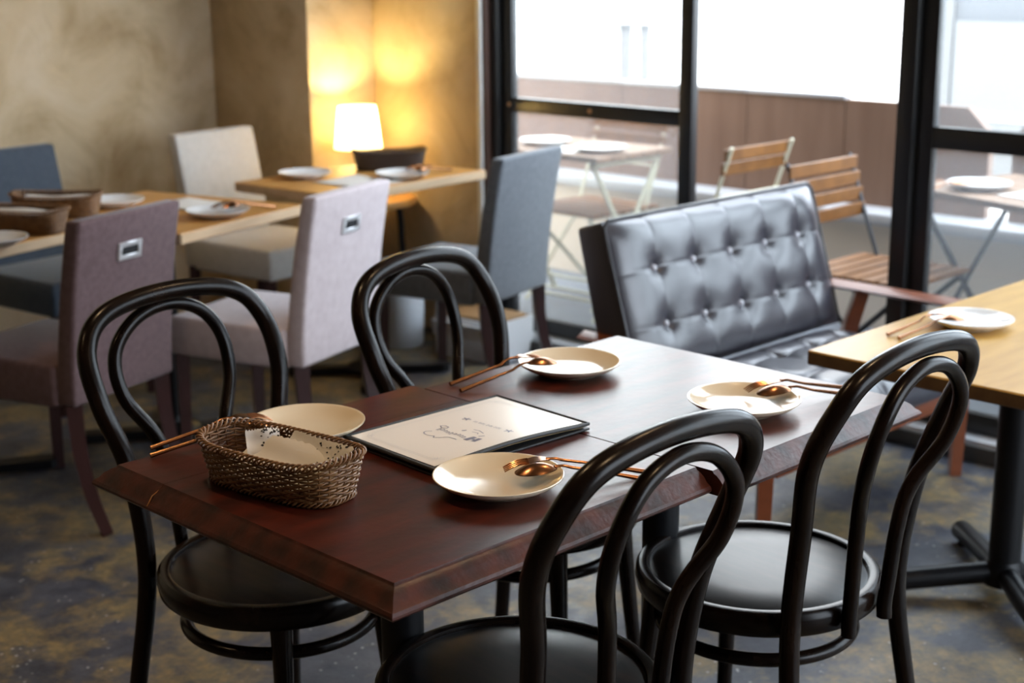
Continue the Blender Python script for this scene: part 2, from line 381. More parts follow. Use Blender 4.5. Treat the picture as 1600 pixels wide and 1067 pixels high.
def pedestal(root, x, y, h, rc=.033, feet_len=.30, a0=PI/4, m='black_metal'):
    MB().lathe([(rc, .05), (rc, h-.012)], 28, M=tr(x, y, 0), cap0=True, cap1=True).build('column', m, root)
    MB().box((x, y, h-.006), (.26, .26, .012), .003).build('mounting_plate', m, root)
    for k in range(4):
        a = a0+k*PI/2; d = Vector((math.cos(a), math.sin(a), 0))
        P = [Vector((x, y, .058))+d*.015, Vector((x, y, .052))+d*.10, Vector((x, y, .036))+d*(feet_len-.05), Vector((x, y, .031))+d*feet_len]
        f = MB().tube(catmull(P, 4), .026, 12).build('foot', m, root)
        MB().lathe([(.016, 0), (.016, .01)], 12, M=tr(*(Vector((x, y, 0))+d*(feet_len-.03))), cap0=True, cap1=True).build('glide', 'black', f)
    MB().lathe([(.0, .03), (.046, .03), (.046, .075), (.034, .095)], 24, M=tr(x, y, 0)).build('hub', m, root)

ZT = .72
t1 = thing('dining_table', (.313, .35, 0), 0, 'dark red-brown wooden table with moulded edge, nearest the camera', 'table', 'pushed-together mahogany tables')
moulded_top(-.313, .3115, -.35, .35, ZT, t1, cuts=(.195,), fx=(1, .03))
pedestal(t1, 0, 0, ZT-.037)
t1w = MB().tube([(-.3125, .1955, ZT-.0265), (-.3095, .1945, ZT-.022), (-.303, .1958, ZT-.0135), (-.296, .1948, ZT-.0095), (-.288, .1952, ZT-.0055)], [.0009, .0012, .0010, .0008, .0004], 6).build('split', 'crack_wood', t1)
t2 = thing('dining_table', (.905, .323, 0), 0, 'dark red-brown wooden table with moulded edge, beside the tufted sofa', 'table', 'pushed-together mahogany tables')
moulded_top(-.2765, .277, -.35, .35, ZT-.001, t2, fx=(.03, 1))
pedestal(t2, 0, 0, ZT-.038)

# ------------------------------------------------------------------ bentwood chairs
def bentwood(loc, rz, label):
    t = thing('bentwood_chair', loc, rz, label, 'chair', 'dark bentwood chairs around the mahogany tables')
    R = .207; ZS = .46
    # seat ring
    prof = [(R-.022, ZS-.010), (R-.021, ZS-.002), (R-.016, ZS), (R-.006, ZS-.001), (R, ZS-.008), (R+.001, ZS-.022), (R-.002, ZS-.038), (R-.008, ZS-.044), (R-.03, ZS-.044)]
    MB().lathe(prof, 72).build('seat_ring', 'bentwood', t)
    MB().lathe([(.0001, ZS-.006), (.10, ZS-.006), (R-.028, ZS-.0065), (R-.0215, ZS-.0085), (R-.021, ZS-.022), (.0001, ZS-.022)], 64).build('seat', 'seat_ply', t)
    h = [(-.236, .196, .0), (-.196, .168, .25), (-.176, .152, .44), (-.194, .160, .612), (-.224, .189, .733), (-.262, .184, .820), (-.280, .130, .874)]
    O = catmull(h+[(-.285, 0, .892)]+[(x, -y, z) for x, y, z in h[::-1]], 9)
    MB().tube(O, [.0150+.0018*min(1, abs(p.z-.0)/.5) for p in O], 16).build('back_bow', 'bentwood', t)
    h = [(-.217, .051, .415), (-.218, .052, .46), (-.234, .067, .624), (-.272, .112, .718), (-.293, .112, .792), (-.298, .068, .846)]
    I = catmull(h+[(-.299, 0, .865)]+[(x, -y, z) for x, y, z in h[::-1]], 9)
    MB().tube(I, .0125, 14).build('inner_bow', 'bentwood', t)
    for s in (-1, 1):
        P = catmull([(.135, .105*s, ZS-.035), (.145, .113*s, .30), (.168, .135*s, 0)], 8)
        MB().tube(P, [.0195-.0070*i/(len(P)-1) for i in range(len(P))], 14).build('front_leg', 'bentwood', t)
    MB().tube([(.163*math.cos(2*PI*k/56), .163*math.sin(2*PI*k/56), .360) for k in range(56)], .0115, 12, closed=True).build('leg_hoop', 'bentwood', t)
    return t
c1 = bentwood((.347, .712, 0), -1.544, 'dark bentwood chair tucked in at the left, nearest the wicker basket')
dup(c1, (.872, .614, 0), -1.439, 'dark bentwood chair tucked in on the far side, next to the pale mauve chair')
dup(c1, (.327, .113, 0), 1.55, 'dark bentwood chair at the bottom edge, black seat cut off by the photo')
dup(c1, (.900, .106, 0), 1.555, 'dark bentwood chair at the right with a glossy round seat reflecting daylight')

# ------------------------------------------------------------------ oak tables
def oak_table(loc, rz, sx, sy, h, label, top='oak', edge='oak_edge', disc=False, base='flat', col=(0, 0), group='oak topped tables'):
    t = thing('oak_table', loc, rz, label, 'table', group)
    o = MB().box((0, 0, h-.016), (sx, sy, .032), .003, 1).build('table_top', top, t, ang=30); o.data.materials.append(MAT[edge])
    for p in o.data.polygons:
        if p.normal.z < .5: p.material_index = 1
    x, y = col
    if base == 'tube': pedestal(t, x, y, h-.032, .037, .33)
    else:
        MB().lathe([(.030, .03), (.030, h-.05)], 24, M=tr(x, y, 0), cap0=True, cap1=True).build('column', 'black_metal', t)
        if disc: MB().lathe([(0, h-.075), (.145, h-.075), (.165, h-.065), (.165, h-.032), (0, h-.032)], 48, M=tr(x, y, 0)).build('mounting_disc', 'oak', t)
        for k in range(4):
            a = k*PI/2+PI/4; M = tr(x, y, 0) @ rotz(a)
            MB().prism([(0, -.03), (.27, -.03), (.29, -.018), (.29, .018), (.27, .03), (0, .03)], .004, .030, M=M).build('foot', 'black_metal', t, smooth=False)
        MB().lathe([(0, .026), (.085, .026), (.07, .040), (.036, .050), (.031, .07)], 32, M=tr(x, y, 0)).build('hub', 'black_metal', t)
    return t
A = .27
oak_table((1.381, 2.688, 0), A, .57, .66, .72, 'oak table carrying one plate, between the two mauve chairs')
oak_table((.715, 2.823, 0), A, .62, .66, .72, 'oak table with two wicker baskets, cut off at the left')
oak_table((2.272, 2.80, 0), .09, .75, .50, .72, 'oak table carrying the lit lamp by the window corner')
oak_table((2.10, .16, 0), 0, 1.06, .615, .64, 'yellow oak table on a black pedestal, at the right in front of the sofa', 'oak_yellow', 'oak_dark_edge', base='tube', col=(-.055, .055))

# ------------------------------------------------------------------ upholstered chairs
def slab(bw, secs, bev, seg=3):
    # secs: list of (z, y_rear, y_front, half width)
    bm = bmesh.new(); rings = []
    for z, yr, yf, w in secs:
        rings.append([bm.verts.new(p) for p in ((-w, yr, z), (w, yr, z), (w, yf, z), (-w, yf, z))])
    for a, b in zip(rings[:-1], rings[1:]):
        for k in range(4): bm.faces.new((a[k], a[(k+1) % 4], b[(k+1) % 4], b[k]))
    bm.faces.new(rings[0][::-1]); bm.faces.new(rings[-1]); bmesh.ops.recalc_face_normals(bm, faces=bm.faces[:])
    ed = [e for e in bm.edges if e.calc_face_angle(0) > .8]
    bmesh.ops.bevel(bm, geom=ed, offset=bev, segments=seg, profile=.5, affect='EDGES'); return bm
def parson(loc, rz, fab, label, handle=False, group='upholstered dining chairs'):
    t = thing('upholstered_chair', loc, rz, label, 'chair', group)
    secs = []
    for i in range(9):
        u = i/8; z = .343+.491*u; yr = -.066*u**1.6; secs.append((z, yr, yr+.062-.012*u, .196))
    MB().bm(slab(.196, secs, .011)).build('backrest', fab, t, ang=35)
    MB().bm(slab(.19, [(.335, .055, .47, .205), (.40, .055, .475, .208), (.452, .055, .472, .207)], .014)).build('seat', fab, t, ang=35)
    for s in (-1, 1):
        MB().tube([(s*.18, .445, .34), (s*.182, .45, 0)], [.027, .021], 4, sq=(1, 1)).build('leg', 'dark_leg', t, smooth=False)
        P = catmull([(s*.172, .026, .345), (s*.172, .018, .22), (s*.174, -.012, .10), (s*.176, -.06, 0)], 4)
        MB().tube(P, [.029-.008*i/(len(P)-1) for i in range(len(P))], 4).build('leg', 'dark_leg', t, ang=60)
    if handle:
        z = .73; u = (z-.343)/.491; M = tr(0, -.066*u**1.6-.002, z) @ Matrix.Rotation(.17, 4, 'X')
        m = MB()
        for sx, sz, cx, cz in ((.088, .013, 0, .0175), (.088, .013, 0, -.0175), (.013, .024, .0375, 0), (.013, .024, -.0375, 0)): m.box((cx, 0, cz), (sx, .008, sz), .0015, 1, M=M)
        h = m.build('handle_ring', 'silver', t)
        MB().box((0, .001, 0), (.064, .004, .022), M=M).build('slot', 'black', h, smooth=False)
    return t
parson((.93, 2.192, 0), .31, 'mauve_fabric', 'dark mauve upholstered chair with silver handle, behind the leftmost bentwood chair', True)
parson((1.57, 2.066, 0), .31, 'mauve_pale_fabric', 'pale mauve upholstered chair with silver handle, lit by the window', True)
parson((2.478, 2.235, 0), .23, 'grey_fabric', 'blue-grey upholstered chair with its back to the camera beside the glass', False)
parson((2.175, 3.54, 0), PI+.13, 'beige_fabric', 'beige upholstered chair facing the camera near the plaster wall')
parson((1.36, 3.60, 0), PI+.13, 'blue_fabric', 'dark blue upholstered chair against the plaster wall, cut off at the left')

# ------------------------------------------------------------------ tufted sofa
def sofa():
    t = thing('tufted_sofa', (2.255, 1.0, 0), 0, 'black tufted leather two-seat sofa with red-brown wooden arms', 'sofa')
    Wd, H = .94, .43
    tilt = Matrix.Rotation(-.30, 4, 'X'); M = tr(0, .165, .375) @ tilt     # local: x width, z height, front = -y
    bx = [(-2+i)*.164 for i in range(5)]; bz = [.135, .285]
    def relief(x, z):
        h = .045*(1-abs(2*x/Wd)**10)*(1-abs(2*z/H-1)**10)
        for a in bx:
            d = abs(x-a); h -= .0022*math.exp(-(d/.005)**2)+.0020*math.exp(-(d/.028)**2)
        for b in bz: d = abs(z-b); h -= .0018*math.exp(-(d/.0045)**2)+.0012*math.exp(-(d/.03)**2)
        for a in bx:
            for b in bz:
                q = ((x-a)**2+(z-b)**2); h -= .013*math.exp(-q/.00040)+.010*math.exp(-q/.0024)
        h += .0008*math.sin(x*31+z*23)*math.sin(z*37-x*13)
        return h
    def fr(u, v):
        x = (u-.5)*Wd; z = v*H; return (x, -.045-max(relief(x, z), -.012), z)
    fc = MB().grid(150, 72, fr, M=M).build('back_cushion', 'leather', t, ang=180, fix=False)
    MB().bm(slab(0, [(0, -.048, .060, Wd/2), (.2, -.048, .060, Wd/2), (H, -.048, .048, Wd/2)], .012), M=M).build('back_shell', 'leather', t)
    e = Wd/2
    MB().tube([(-e, -.048, .01), (-e, -.05, H-.02), (-e+.02, -.05, H), (e-.02, -.05, H), (e, -.05, H-.02), (e, -.048, .01)], .0045, 8, M=M).build('piping', 'leather_piping', t)
    for a in bx:
        for b in bz:
            y = -.045-relief(a, b)-.003
            MB().lathe([(0, .0095), (.005, .0085), (.0085, .0055), (.0100, 0)], 16, M=M @ tr(a, y, b) @ Matrix.Rotation(PI/2, 4, 'X')).build('button', 'button', t)
    def st(u, v):
        x = (u-.5)*(Wd-.02); y = -.33+v*.47
        h = .06*(1-abs(2*u-1)**8)*(1-abs(2*v-1)**8)
        for a in bx: h -= .008*math.exp(-((x-a)/.011)**2)
        for b in (-.17, .0): h -= .007*math.exp(-((y-b)/.010)**2)
        for a in bx:
            for b in (-.17, .0): h -= .016*math.exp(-((x-a)**2+(y-b)**2)/.0009)
        return (x, y, .345+h)
    MB().grid(120, 60, st).build('seat_cushion', 'leather', t, ang=180, fix=False)
    MB().box((0, -.095, .315), (Wd-.02, .47, .07), .012).build('seat_base', 'leather', t)
    MB().box((0, -.30, .262), (Wd-.02, .03, .055), .004).build('front_rail', 'redwood', t)
    MB().box((0, .13, .262), (Wd-.02, .03, .055), .004).build('rear_rail', 'redwood', t)
    for s in (-1, 1):
        x = s*(Wd/2+.005); za = .503 if s > 0 else .490
        MB().tube(catmull([(x, .30, za), (x, .08, za), (x, -.15, za), (x, -.35, za)], 5), .035, 4, sq=(.45, 1.0), M=None).build('arm', 'redwood', t, ang=60)
        MB().tube([(x, -.295, .50), (x, -.285, .0)], [.030, .022], 4).build('front_leg', 'redwood', t, ang=60)
        MB().tube([(x, .05, .50), (x, .12, .26), (x, .21, .0)], [.027, .030, .022], 4).build('rear_leg', 'redwood', t, ang=60)
        MB().box((x, -.08, .262), (.026, .40, .055), .004).build('side_rail', 'redwood', t)
    return t
sofa()

# ------------------------------------------------------------------ plates and cutlery
def plate(loc, label, m='ceramic', group='round plates'):
    prof = [(.0001, .0065), (.050, .0068), (.066, .0100), (.080, .0155), (.090, .0212), (.0935, .0230), (.0950, .0226), (.0945, .0205), (.085, .0130), (.070, .0065), (.058, .0030), (.056, 0), (.050, 0), (.049, .002), (.0001, .002)]
    o = MB().lathe(prof, 72).build('plate', m, ang=60); o.location = loc; tag(o, label, 'plate', group); return o
pl = plate((.355, .178, ZT), 'cream plate under the upturned spoon, nearest the camera')
def plate2(loc, label, sc=1, m=None):
    o = pl.copy(); COL.objects.link(o); o.location = loc; o['label'] = label; o.scale = (sc, sc, 1)
    if m: o.data = o.data.copy(); o.data.materials[0] = MAT[m]
    return o
plate2((.321, .584, ZT), 'cream plate behind the wicker basket')
plate2((.886, .529, ZT-.001), 'cream plate on the far side of the dark table, by the tufted sofa')
plate2((.911, .153, ZT-.001), 'cream plate on the dark table, between the two right-hand bentwood chairs')
plate2((2.00, .318, .64), 'white plate on the yellow oak table at the right', 1, 'ceramic_white')
plate2((1.435, 2.465, .72), 'white plate on the oak table behind the dark mauve chair', 1, 'ceramic_white')
plate2((1.33, 2.875, .72), 'white plate beside the farther of the two left baskets', 1, 'ceramic_white')
plate2((2.11, 2.92, .72), 'white plate at the left end of the lamp table', 1, 'ceramic_white')
plate2((2.33, 2.655, .72), 'white plate in front of the dark basket on the lamp table', 1, 'ceramic_white')
plate2((.755, 2.53, .72), 'white plate cut off by the left edge of the photo', 1, 'ceramic_white')

def rod(L, x0, z0, z1, r0=.0026, r1=.0036, n=8):
    P = [(x0+(L-x0)*k/n, 0, z0+(z1-z0)*k/n) for k in range(n+1)]
    return P, [r0+(r1-r0)*k/n for k in range(n+1)]
def cutlery(kind, tip, end, zt, label, rise=.0275, rim_frac=.42, lift=0):
    dx, dy = end[0]-tip[0], end[1]-tip[1]; L = math.hypot(dx, dy); a = math.atan2(dy, dx); xr = L*rim_frac
    z_end = .0045+lift; slope = (rise-z_end)/(xr-L)          # straight handle over the plate rim down to the table
    zn = rise+.001; m = MB()
    hl = .062 if kind == 'spoon' else .066                    # head length
    xs = hl
    P = [(xs-.004, 0, zn+.004), (xs+.010, 0, zn+.0042), (xs+.022, 0, rise+.002), (xr+.02, 0, rise+slope*.02)]
    P = catmull(P, 4); R = [.0030, .0026, .0024, .0024, .0024, .0024]+[.0026]*(len(P)-6)
    n = 8; x0, z0 = P[-1].x, P[-1].z
    for k in range(1, n+1):
        P.append(Vector((x0+(L-x0)*k/n, 0, z0+(z_end-z0)*k/n))); R.append(.0027+.0018*k/n)
    m.tube(P, R, 8, sq=(.92, 1.1))
    if kind == 'spoon':
        def f(u, v):
            th = 2*PI*u; r = math.sin(v*PI/2)
            x = hl/2+hl/2*r*math.cos(th); y = .0205*r*math.sin(th)*(1-.12*math.cos(th)); dome = .0105*(1-r*r)
            base = zn-.0035+.0055*(x/hl)
            return (x, y, base+dome)
        def g(u, v):
            p = f(u, v); return (p[0], p[1], p[2]-.0012)
        m.grid(28, 8, f); m.grid(28, 8, g)
    else:
        def f(u, v):
            x = .034+.034*u; w = .0030+(.0118-.0030)*min(1, (1-u)*1.7)**.7; return (x, (v*2-1)*w, zn+.002+.0035*math.sin(u*PI*.8))
        m.grid(10, 6, f); m.grid(10, 6, lambda u, v: tuple(Vector(f(u, v))-Vector((0, 0, .0015))))
        for k in range(4):
            y = (k-1.5)*.0066
            m.tube([(.036, y, zn+.0022), (.022, y, zn+.0008), (.010, y*1.02, zn-.0035), (0, y*1.02, zn-.009)], [.0017, .0015, .0014, .0010], 6)
    o = m.build(kind, 'copper', ang=50); o.location = (tip[0], tip[1], zt); o.rotation_euler = (0, 0, a)
    return tag(o, label, kind, 'copper coloured forks and spoons')
Z2 = ZT-.001
cutlery('fork', (.378, .190), (.545, .062), ZT, 'copper fork lying across the plate nearest the camera', rim_frac=.50)
cutlery('spoon', (.368, .158), (.523, .030), ZT, 'copper spoon turned bowl down on the plate nearest the camera', rim_frac=.50)
cutlery('fork', (.953, .180), (1.122, .078), Z2, 'copper fork on the plate between the right-hand chairs', rim_frac=.45, lift=.004)
cutlery('spoon', (.934, .143), (1.088, .053), Z2, 'copper spoon on the plate between the right-hand chairs', rim_frac=.47, lift=.004)
cutlery('fork', (.868, .574), (.668, .618), Z2, 'copper fork on the far plate, handle nearest the far bentwood chair', rim_frac=.38)
cutlery('spoon', (.855, .535), (.652, .574), Z2, 'copper spoon on the far plate, handle nearest the menu', rim_frac=.37)
cutlery('fork', (.292, .640), (.100, .692), ZT, 'copper handle behind the basket, the one nearer the left chair', rim_frac=.42)
cutlery('spoon', (.272, .600), (.080, .660), ZT, 'copper handle behind the basket, the one nearer the table corner', rim_frac=.36)
cutlery('fork', (1.975, .355), (1.79, .405), .64, 'copper fork on the yellow oak table, farther handle', rim_frac=.40)
cutlery('spoon', (1.965, .320), (1.778, .370), .64, 'copper spoon on the yellow oak table, nearer handle', rim_frac=.40)
cutlery('fork', (1.44, 2.50), (1.635, 2.50), .72, 'copper fork on the plate behind the dark mauve chair', rim_frac=.46)
cutlery('spoon', (1.45, 2.46), (1.64, 2.46), .72, 'copper spoon on the plate behind the dark mauve chair', rim_frac=.42)
cutlery('fork', (2.36, 2.67), (2.555, 2.70), .72, 'copper fork on the plate in front of the dark basket', rim_frac=.34)
cutlery('spoon', (2.37, 2.63), (2.565, 2.66), .72, 'copper spoon on the plate in front of the dark basket', rim_frac=.30)

# ------------------------------------------------------------------ wicker baskets
def rr(t, a, b, e=3.4):   # superellipse point and outward normal (a along x, b along y)
    c, s = math.cos(t), math.sin(t)
    x = a*math.copysign(abs(c)**(2/e), c); y = b*math.copysign(abs(s)**(2/e), s)
    n = Vector((math.copysign(abs(c)**(2-2/e), c)/a, math.copysign(abs(s)**(2-2/e), s)/b, 0)).normalized()
    return x, y, n
def even(N, a, b):
    M = 1440; pts = [rr(2*PI*i/M, a, b) for i in range(M)]; L = [0]
    for i in range(M):
        p, q = pts[i], pts[(i+1) % M]; L.append(L[-1]+math.hypot(q[0]-p[0], q[1]-p[1]))
    out = []; j = 0
    for k in range(N):
        tgt = L[-1]*k/N
        while L[j+1] < tgt: j += 1
        out.append(2*PI*(j+(tgt-L[j])/(L[j+1]-L[j]+1e-9))/M)
    return out
def basket(loc, rz, label, m='wicker'):
    t = thing('wicker_basket', loc, rz, label, 'basket', 'woven wicker baskets')
    A0, B0, H = .117, .051, .060; FL = .013       # bottom half sizes, height, flare
    NS = 44; T = even(NS*4, A0+FL/2, B0+FL/2)
    def hz(tt): return H+.008*abs(math.cos(tt))**3
    w = MB(); rows = 13
    for r in range(rows):
        u = (r+.5)/rows; P = []
        for i, tt in enumerate(T):
            x, y, n = rr(tt, A0+FL*u**.8, B0+FL*u**.8)
            off = .0018*math.cos(PI*(i/4+r)); z = .006+(hz(tt)-.008)*u+.0006*math.sin(i*1.7+r)
            P.append((x+n.x*off, y+n.y*off, z))
        w.tube(P, .0020, 6, closed=True)
    w.build('weave', m, t, ang=80)['kind'] = 'stuff'
    s = MB()
    for k in range(NS):
        tt = T[k*4]
        P = []
        for u in (0, .33, .66, 1.0):
            x, y, n = rr(tt, A0+FL*u**.8, B0+FL*u**.8); P.append((x, y, .004+(hz(tt)-.004)*u))
        s.tube(P, .0014, 5)
    s.build('stakes', m, t, ang=80)['kind'] = 'stuff'
    def coil(nm, u, rad, turns, wr, zf, strands=3):
        q = MB(); N = 520
        TT = even(N, A0+FL*u, B0+FL*u)
        for sidx in range(strands):
            P = []
            for i, tt in enumerate(TT):
                x, y, n = rr(tt, A0+FL*u, B0+FL*u); ph = 2*PI*(turns*i/N+sidx/strands)
                P.append((x+n.x*rad*math.cos(ph), y+n.y*rad*math.cos(ph), zf(tt)+rad*math.sin(ph)))
            q.tube(P, wr, 5, closed=True)
        q.build(nm, m, t, ang=80)
    coil('rim_braid', 1.05, .0046, 24, .0019, lambda tt: hz(tt)+.002)
    coil('foot_braid', .06, .0032, 24, .0017, lambda tt: .0052)
    MB().prism([rr(x, A0-.003, B0-.003)[:2] for x in T[::3]], .004, .0065).build('bottom', m, t, smooth=False)
    return t
BR = math.atan2(-.315, .05)
bk = basket((.142, .409, ZT), BR, 'brown wicker basket holding paper napkins on the dark table')
bA = math.atan2(-.25, .06)
dup(bk, (.915, 2.66, .72), A-1.35, 'brown wicker basket at the left, nearer of the two on the oak table')
dup(bk, (1.115, 2.835, .72), A-1.1, 'brown wicker basket at the left, farther one beside a white plate')
b3 = dup(bk, (2.46, 2.875, .72), -.52, 'dark wicker basket on the lamp table below the lit shade')
for ch in b3.children: ch.data = ch.data.copy(); ch.data.materials[0] = MAT['wicker_dark']

def napkin(loc, rz, rx, sx, sy, label, holes=False, seed=0, tip=0):
    rnd = random.Random(seed); ph = [rnd.uniform(0, 6) for _ in range(4)]
    def f(u, v):
        x = (u-.5)*sx; y = (v-.5)*sy
        jag = .0016*math.sin(u*70+ph[3]) if v > .98 else 0
        return (x, y+jag, .0018*math.sin(u*7+ph[0])+.0014*math.sin(v*9+ph[1]+u*3)+tip*max(0, u-.72)*.6)
    m = MB(); m.grid(24, 14, f); m.grid(24, 14, lambda u, v: tuple(Vector(f(u, v))-Vector((0, 0, .0012))))
    o = m.build('paper_napkin', 'paper', ang=80)
    o.location = loc; o.rotation_euler = (rx, 0, rz); tag(o, label, 'napkin', 'paper napkins in the baskets')
    if holes:
        q = MB()
        for k in range(34):
            u, v = rnd.uniform(.45, .97), rnd.uniform(.35, .97); p = Vector(f(u, v)); a = rnd.uniform(0, 6); r = rnd.uniform(.0010, .0021)
            pts = [(p.x+r*(1.5 if j % 2 else .8)*math.cos(a+j*PI/2.5), p.y+r*math.sin(a+j*PI/2.5), p.z+.0006) for j in range(5)]
            q.add(pts, [(0, 1, 2, 3, 4)])
        q.build('lace_print', 'black', o, smooth=False, fix=False)['kind'] = 'stuff'
    return o
def inb(l, s, z): # point in basket frame
    c, n = math.cos(BR), math.sin(BR); return (.142+c*l-n*s, .409+n*l+c*s, ZT+z)
napkin(inb(.000, -.010, .030), BR, .25, .170, .076, 'plain white paper napkin lying flat in the front basket', seed=1)
napkin(inb(.012, .012, .040), BR+.06, .55, .155, .070, 'white paper napkin leaning on the back of the front basket', seed=2)
napkin(inb(.040, .026, .046), BR-.10, .75, .130, .062, 'white paper napkin with black lace pattern in the front basket', True, 3)
napkin(inb(-.055, .022, .048), BR+.9, .9, .050, .050, 'small upright corner of a lace napkin in the front basket', True, 5)
napkin((.915, 2.66, .72+.054), A-1.35, .12, .20, .075, 'white napkin in the nearer of the two left baskets', seed=6)
napkin((1.115, 2.835, .72+.054), A-1.1, .12, .20, .075, 'white napkin in the farther of the two left baskets', seed=7)

# ------------------------------------------------------------------ menu
def menu():
    cx, cy = .490, .384
    t = thing('menu_folder', (cx, cy, ZT), -.045, 'black leather menu folder with a cream printed page', 'menu')
    sx, sy = .325, .222
    def zf(x, y, base):   # gentle lift toward the near (-y) long edge
        v = (y/sy+.5); u = x/sx+.5
        return base+.007*(1-v)**2*math.sin(PI*min(1, max(0, u*1.05)))**1.0
    def sheet(nm, m, ax, ay, z, th, par):
        q = MB()
        def f(u, v): x = (u-.5)*ax; y = (v-.5)*ay; return (x, y, zf(x, y, z))
        q.grid(24, 14, f); q.grid(24, 14, lambda u, v: tuple(Vector(f(u, v))-Vector((0, 0, th))))
        edge = [(i/24, 0) for i in range(25)]+[(1, j/14) for j in range(1, 15)]+[(1-i/24, 1) for i in range(1, 25)]+[(0, 1-j/14) for j in range(1, 14)]
        vs = [f(*e) for e in edge]; n = len(vs); vs += [tuple(Vector(p)-Vector((0, 0, th))) for p in vs]
        q.add(vs, [(i, (i+1) % n, n+(i+1) % n, n+i) for i in range(n)])
        return q.build(nm, m, par, ang=60)
    MB().box((0, 0, .0024), (sx+.002, sy+.002, .0040), .0012).build('back_cover', 'menu_leather', t)
    sheet('inner_pages', 'menu_edge', sx-.012, sy-.010, .0082, .0030, t)
    cov = sheet('front_cover', 'menu_leather', sx, sy, .0118, .0032, t)
    pg = sheet('page', 'menu_paper', sx-.016, sy-.016, .0124, .0004, t)
    # piped and stitched border
    P = []; hx, hy = sx/2-.001, sy/2-.001
    for i in range(25): x = -hx+2*hx*i/24; P.append((x, -hy, zf(x, -hy, .0105)))
    for j in range(1, 15): y = -hy+2*hy*j/14; P.append((hx, y, zf(hx, y, .0105)))
    for i in range(1, 25): x = hx-2*hx*i/24; P.append((x, hy, zf(x, hy, .0105)))
    for j in range(1, 14): y = hy-2*hy*j/14; P.append((-hx, y, zf(-hx, y, .0105)))
    MB().tube(P, .0030, 8, closed=True).build('piping', 'menu_leather', cov)
    # print: flat ink strokes a hair above the page.  page frame: a runs along -y (line direction), b along +x (down the page)
    def pt(a, b): x, y = b+off[0], a+off[1]; return (x, y, zf(x, y, .0124)+.00025)
    off = [.014, -.010]
    def stroke(q, pts, w=.0006):
        V = [Vector(p) for p in pts]
        for p0, p1 in zip(V[:-1], V[1:]):
            d = (p1-p0); n = Vector((-d.y, d.x)).normalized()*w
            c = [p0-n, p1-n, p1+n, p0+n]; q.add([pt(k.y, k.x) for k in c], [(0, 1, 2, 3)])
    V2 = lambda x, y: Vector((x, y))
    q = MB()
    # cloud outline left of the word
    cl = [V2(-.072+.010*math.cos(a)+.0, .030+.016*math.sin(a)) for a in [PI*.2+k*PI*1.1/10 for k in range(11)]]
    cl += [V2(-.084+.016*k/10+.008*math.sin(k/10*PI), .012-.035*k/10-.003*math.sin(k*.9)) for k in range(11)]
    stroke(q, cl, .0009)
    # row of letter-like strokes (illegible script)
    rnd = random.Random(4)
    for k in range(9):
        y = .038-k*.0078; x = -.050+.002*math.sin(k*1.3); h = .0055 if k in (0, 4) else .004
        stroke(q, [V2(x-h, y+.0020), V2(x+h, y+.0026), V2(x+h*.6, y-.0010), V2(x-h*.2, y-.0018), V2(x-h, y-.0006)], .0007)
    # dark block capital
    stroke(q, [V2(-.060, -.036), V2(-.040, -.038)], .0050); stroke(q, [V2(-.058, -.052), V2(-.040, -.050)], .0042); stroke(q, [V2(-.050, -.036), V2(-.050, -.052)], .0022)
    # small marks right of the word
    stroke(q, [V2(-.036, .052+.0), V2(-.030, .046), V2(-.032, .036), V2(-.038, .034), V2(-.042, .042), V2(-.036, .052)], .0009)
    stroke(q, [V2(-.030, .006), V2(-.024, .002)], .0022)
    stroke(q, [V2(-.014, -.004), V2(-.012, -.016), V2(-.018, -.032)], .0008); stroke(q, [V2(-.024, -.012), V2(-.022, -.024), V2(-.027, -.028)], .0007)
    stroke(q, [V2(-.034, -.038), V2(-.026, -.044)], .0014)
    # second, smaller line with an ornament at each end
    for s0, s1 in ((.050, 1), (-.052, -1)):
        for k in range(5):
            a = k*2*PI/5; stroke(q, [V2(.018, s0), V2(.018+.007*math.cos(a), s0+.009*math.sin(a))], .0013)
    for k in range(11):
        y = .030-k*.0062; stroke(q, [V2(.014, y), V2(.021, y+.0012)], .0005)
        if k % 3 != 1: stroke(q, [V2(.021, y+.0012), V2(.0205, y-.002), V2(.0145, y-.0028)], .0004)
    q.build('print', 'menu_print', pg, smooth=False, fix=False)['kind'] = 'stuff'
    off[:] = [0, 0]; q = MB(); ax, ay = sx/2-.022, sy/2-.020
    for k in (0, .004):
        stroke(q, [V2(-ax+k, -ay+k+.012), V2(-ax+k+.012, -ay+k), V2(ax-k-.012, -ay+k), V2(ax-k, -ay+k+.012), V2(ax-k, ay-k-.012), V2(ax-k-.012, ay-k), V2(-ax+k+.012, ay-k), V2(-ax+k, ay-k-.012), V2(-ax+k, -ay+k+.012)], .00035)
    for sx_ in (-1, 1):
        for sy_ in (-1, 1):
            for k in range(4):
                a = k*.8; stroke(q, [V2(sx_*(ax-.008), sy_*(ay-.008)), V2(sx_*(ax-.008-.008*math.cos(a)), sy_*(ay-.008-.008*math.sin(a)))], .0004)
    q.build('border_print', 'menu_print_faint', pg, smooth=False, fix=False)['kind'] = 'stuff'
menu()

def paper_sheet(loc, rz, sx, sy, label, cat='menu'):
    o = MB().grid(10, 8, lambda u, v: ((u-.5)*sx, (v-.5)*sy, .003+.002*math.sin(u*5)*math.sin(v*4))).build('menu_sheet', 'paper', ang=80, fix=False)
    md = o.modifiers.new('thick', 'SOLIDIFY'); md.thickness = .002; md.offset = -1
    o.location = loc; o.rotation_euler = (0, 0, rz); tag(o, label, cat, 'paper menus on the background tables'); return o
paper_sheet((2.165, 2.70, .72), .09, .21, .24, 'white paper menu on the lamp table')
paper_sheet((1.50, 2.70, .72), A, .18, .22, 'white paper menu on the oak table beside the beige chair')

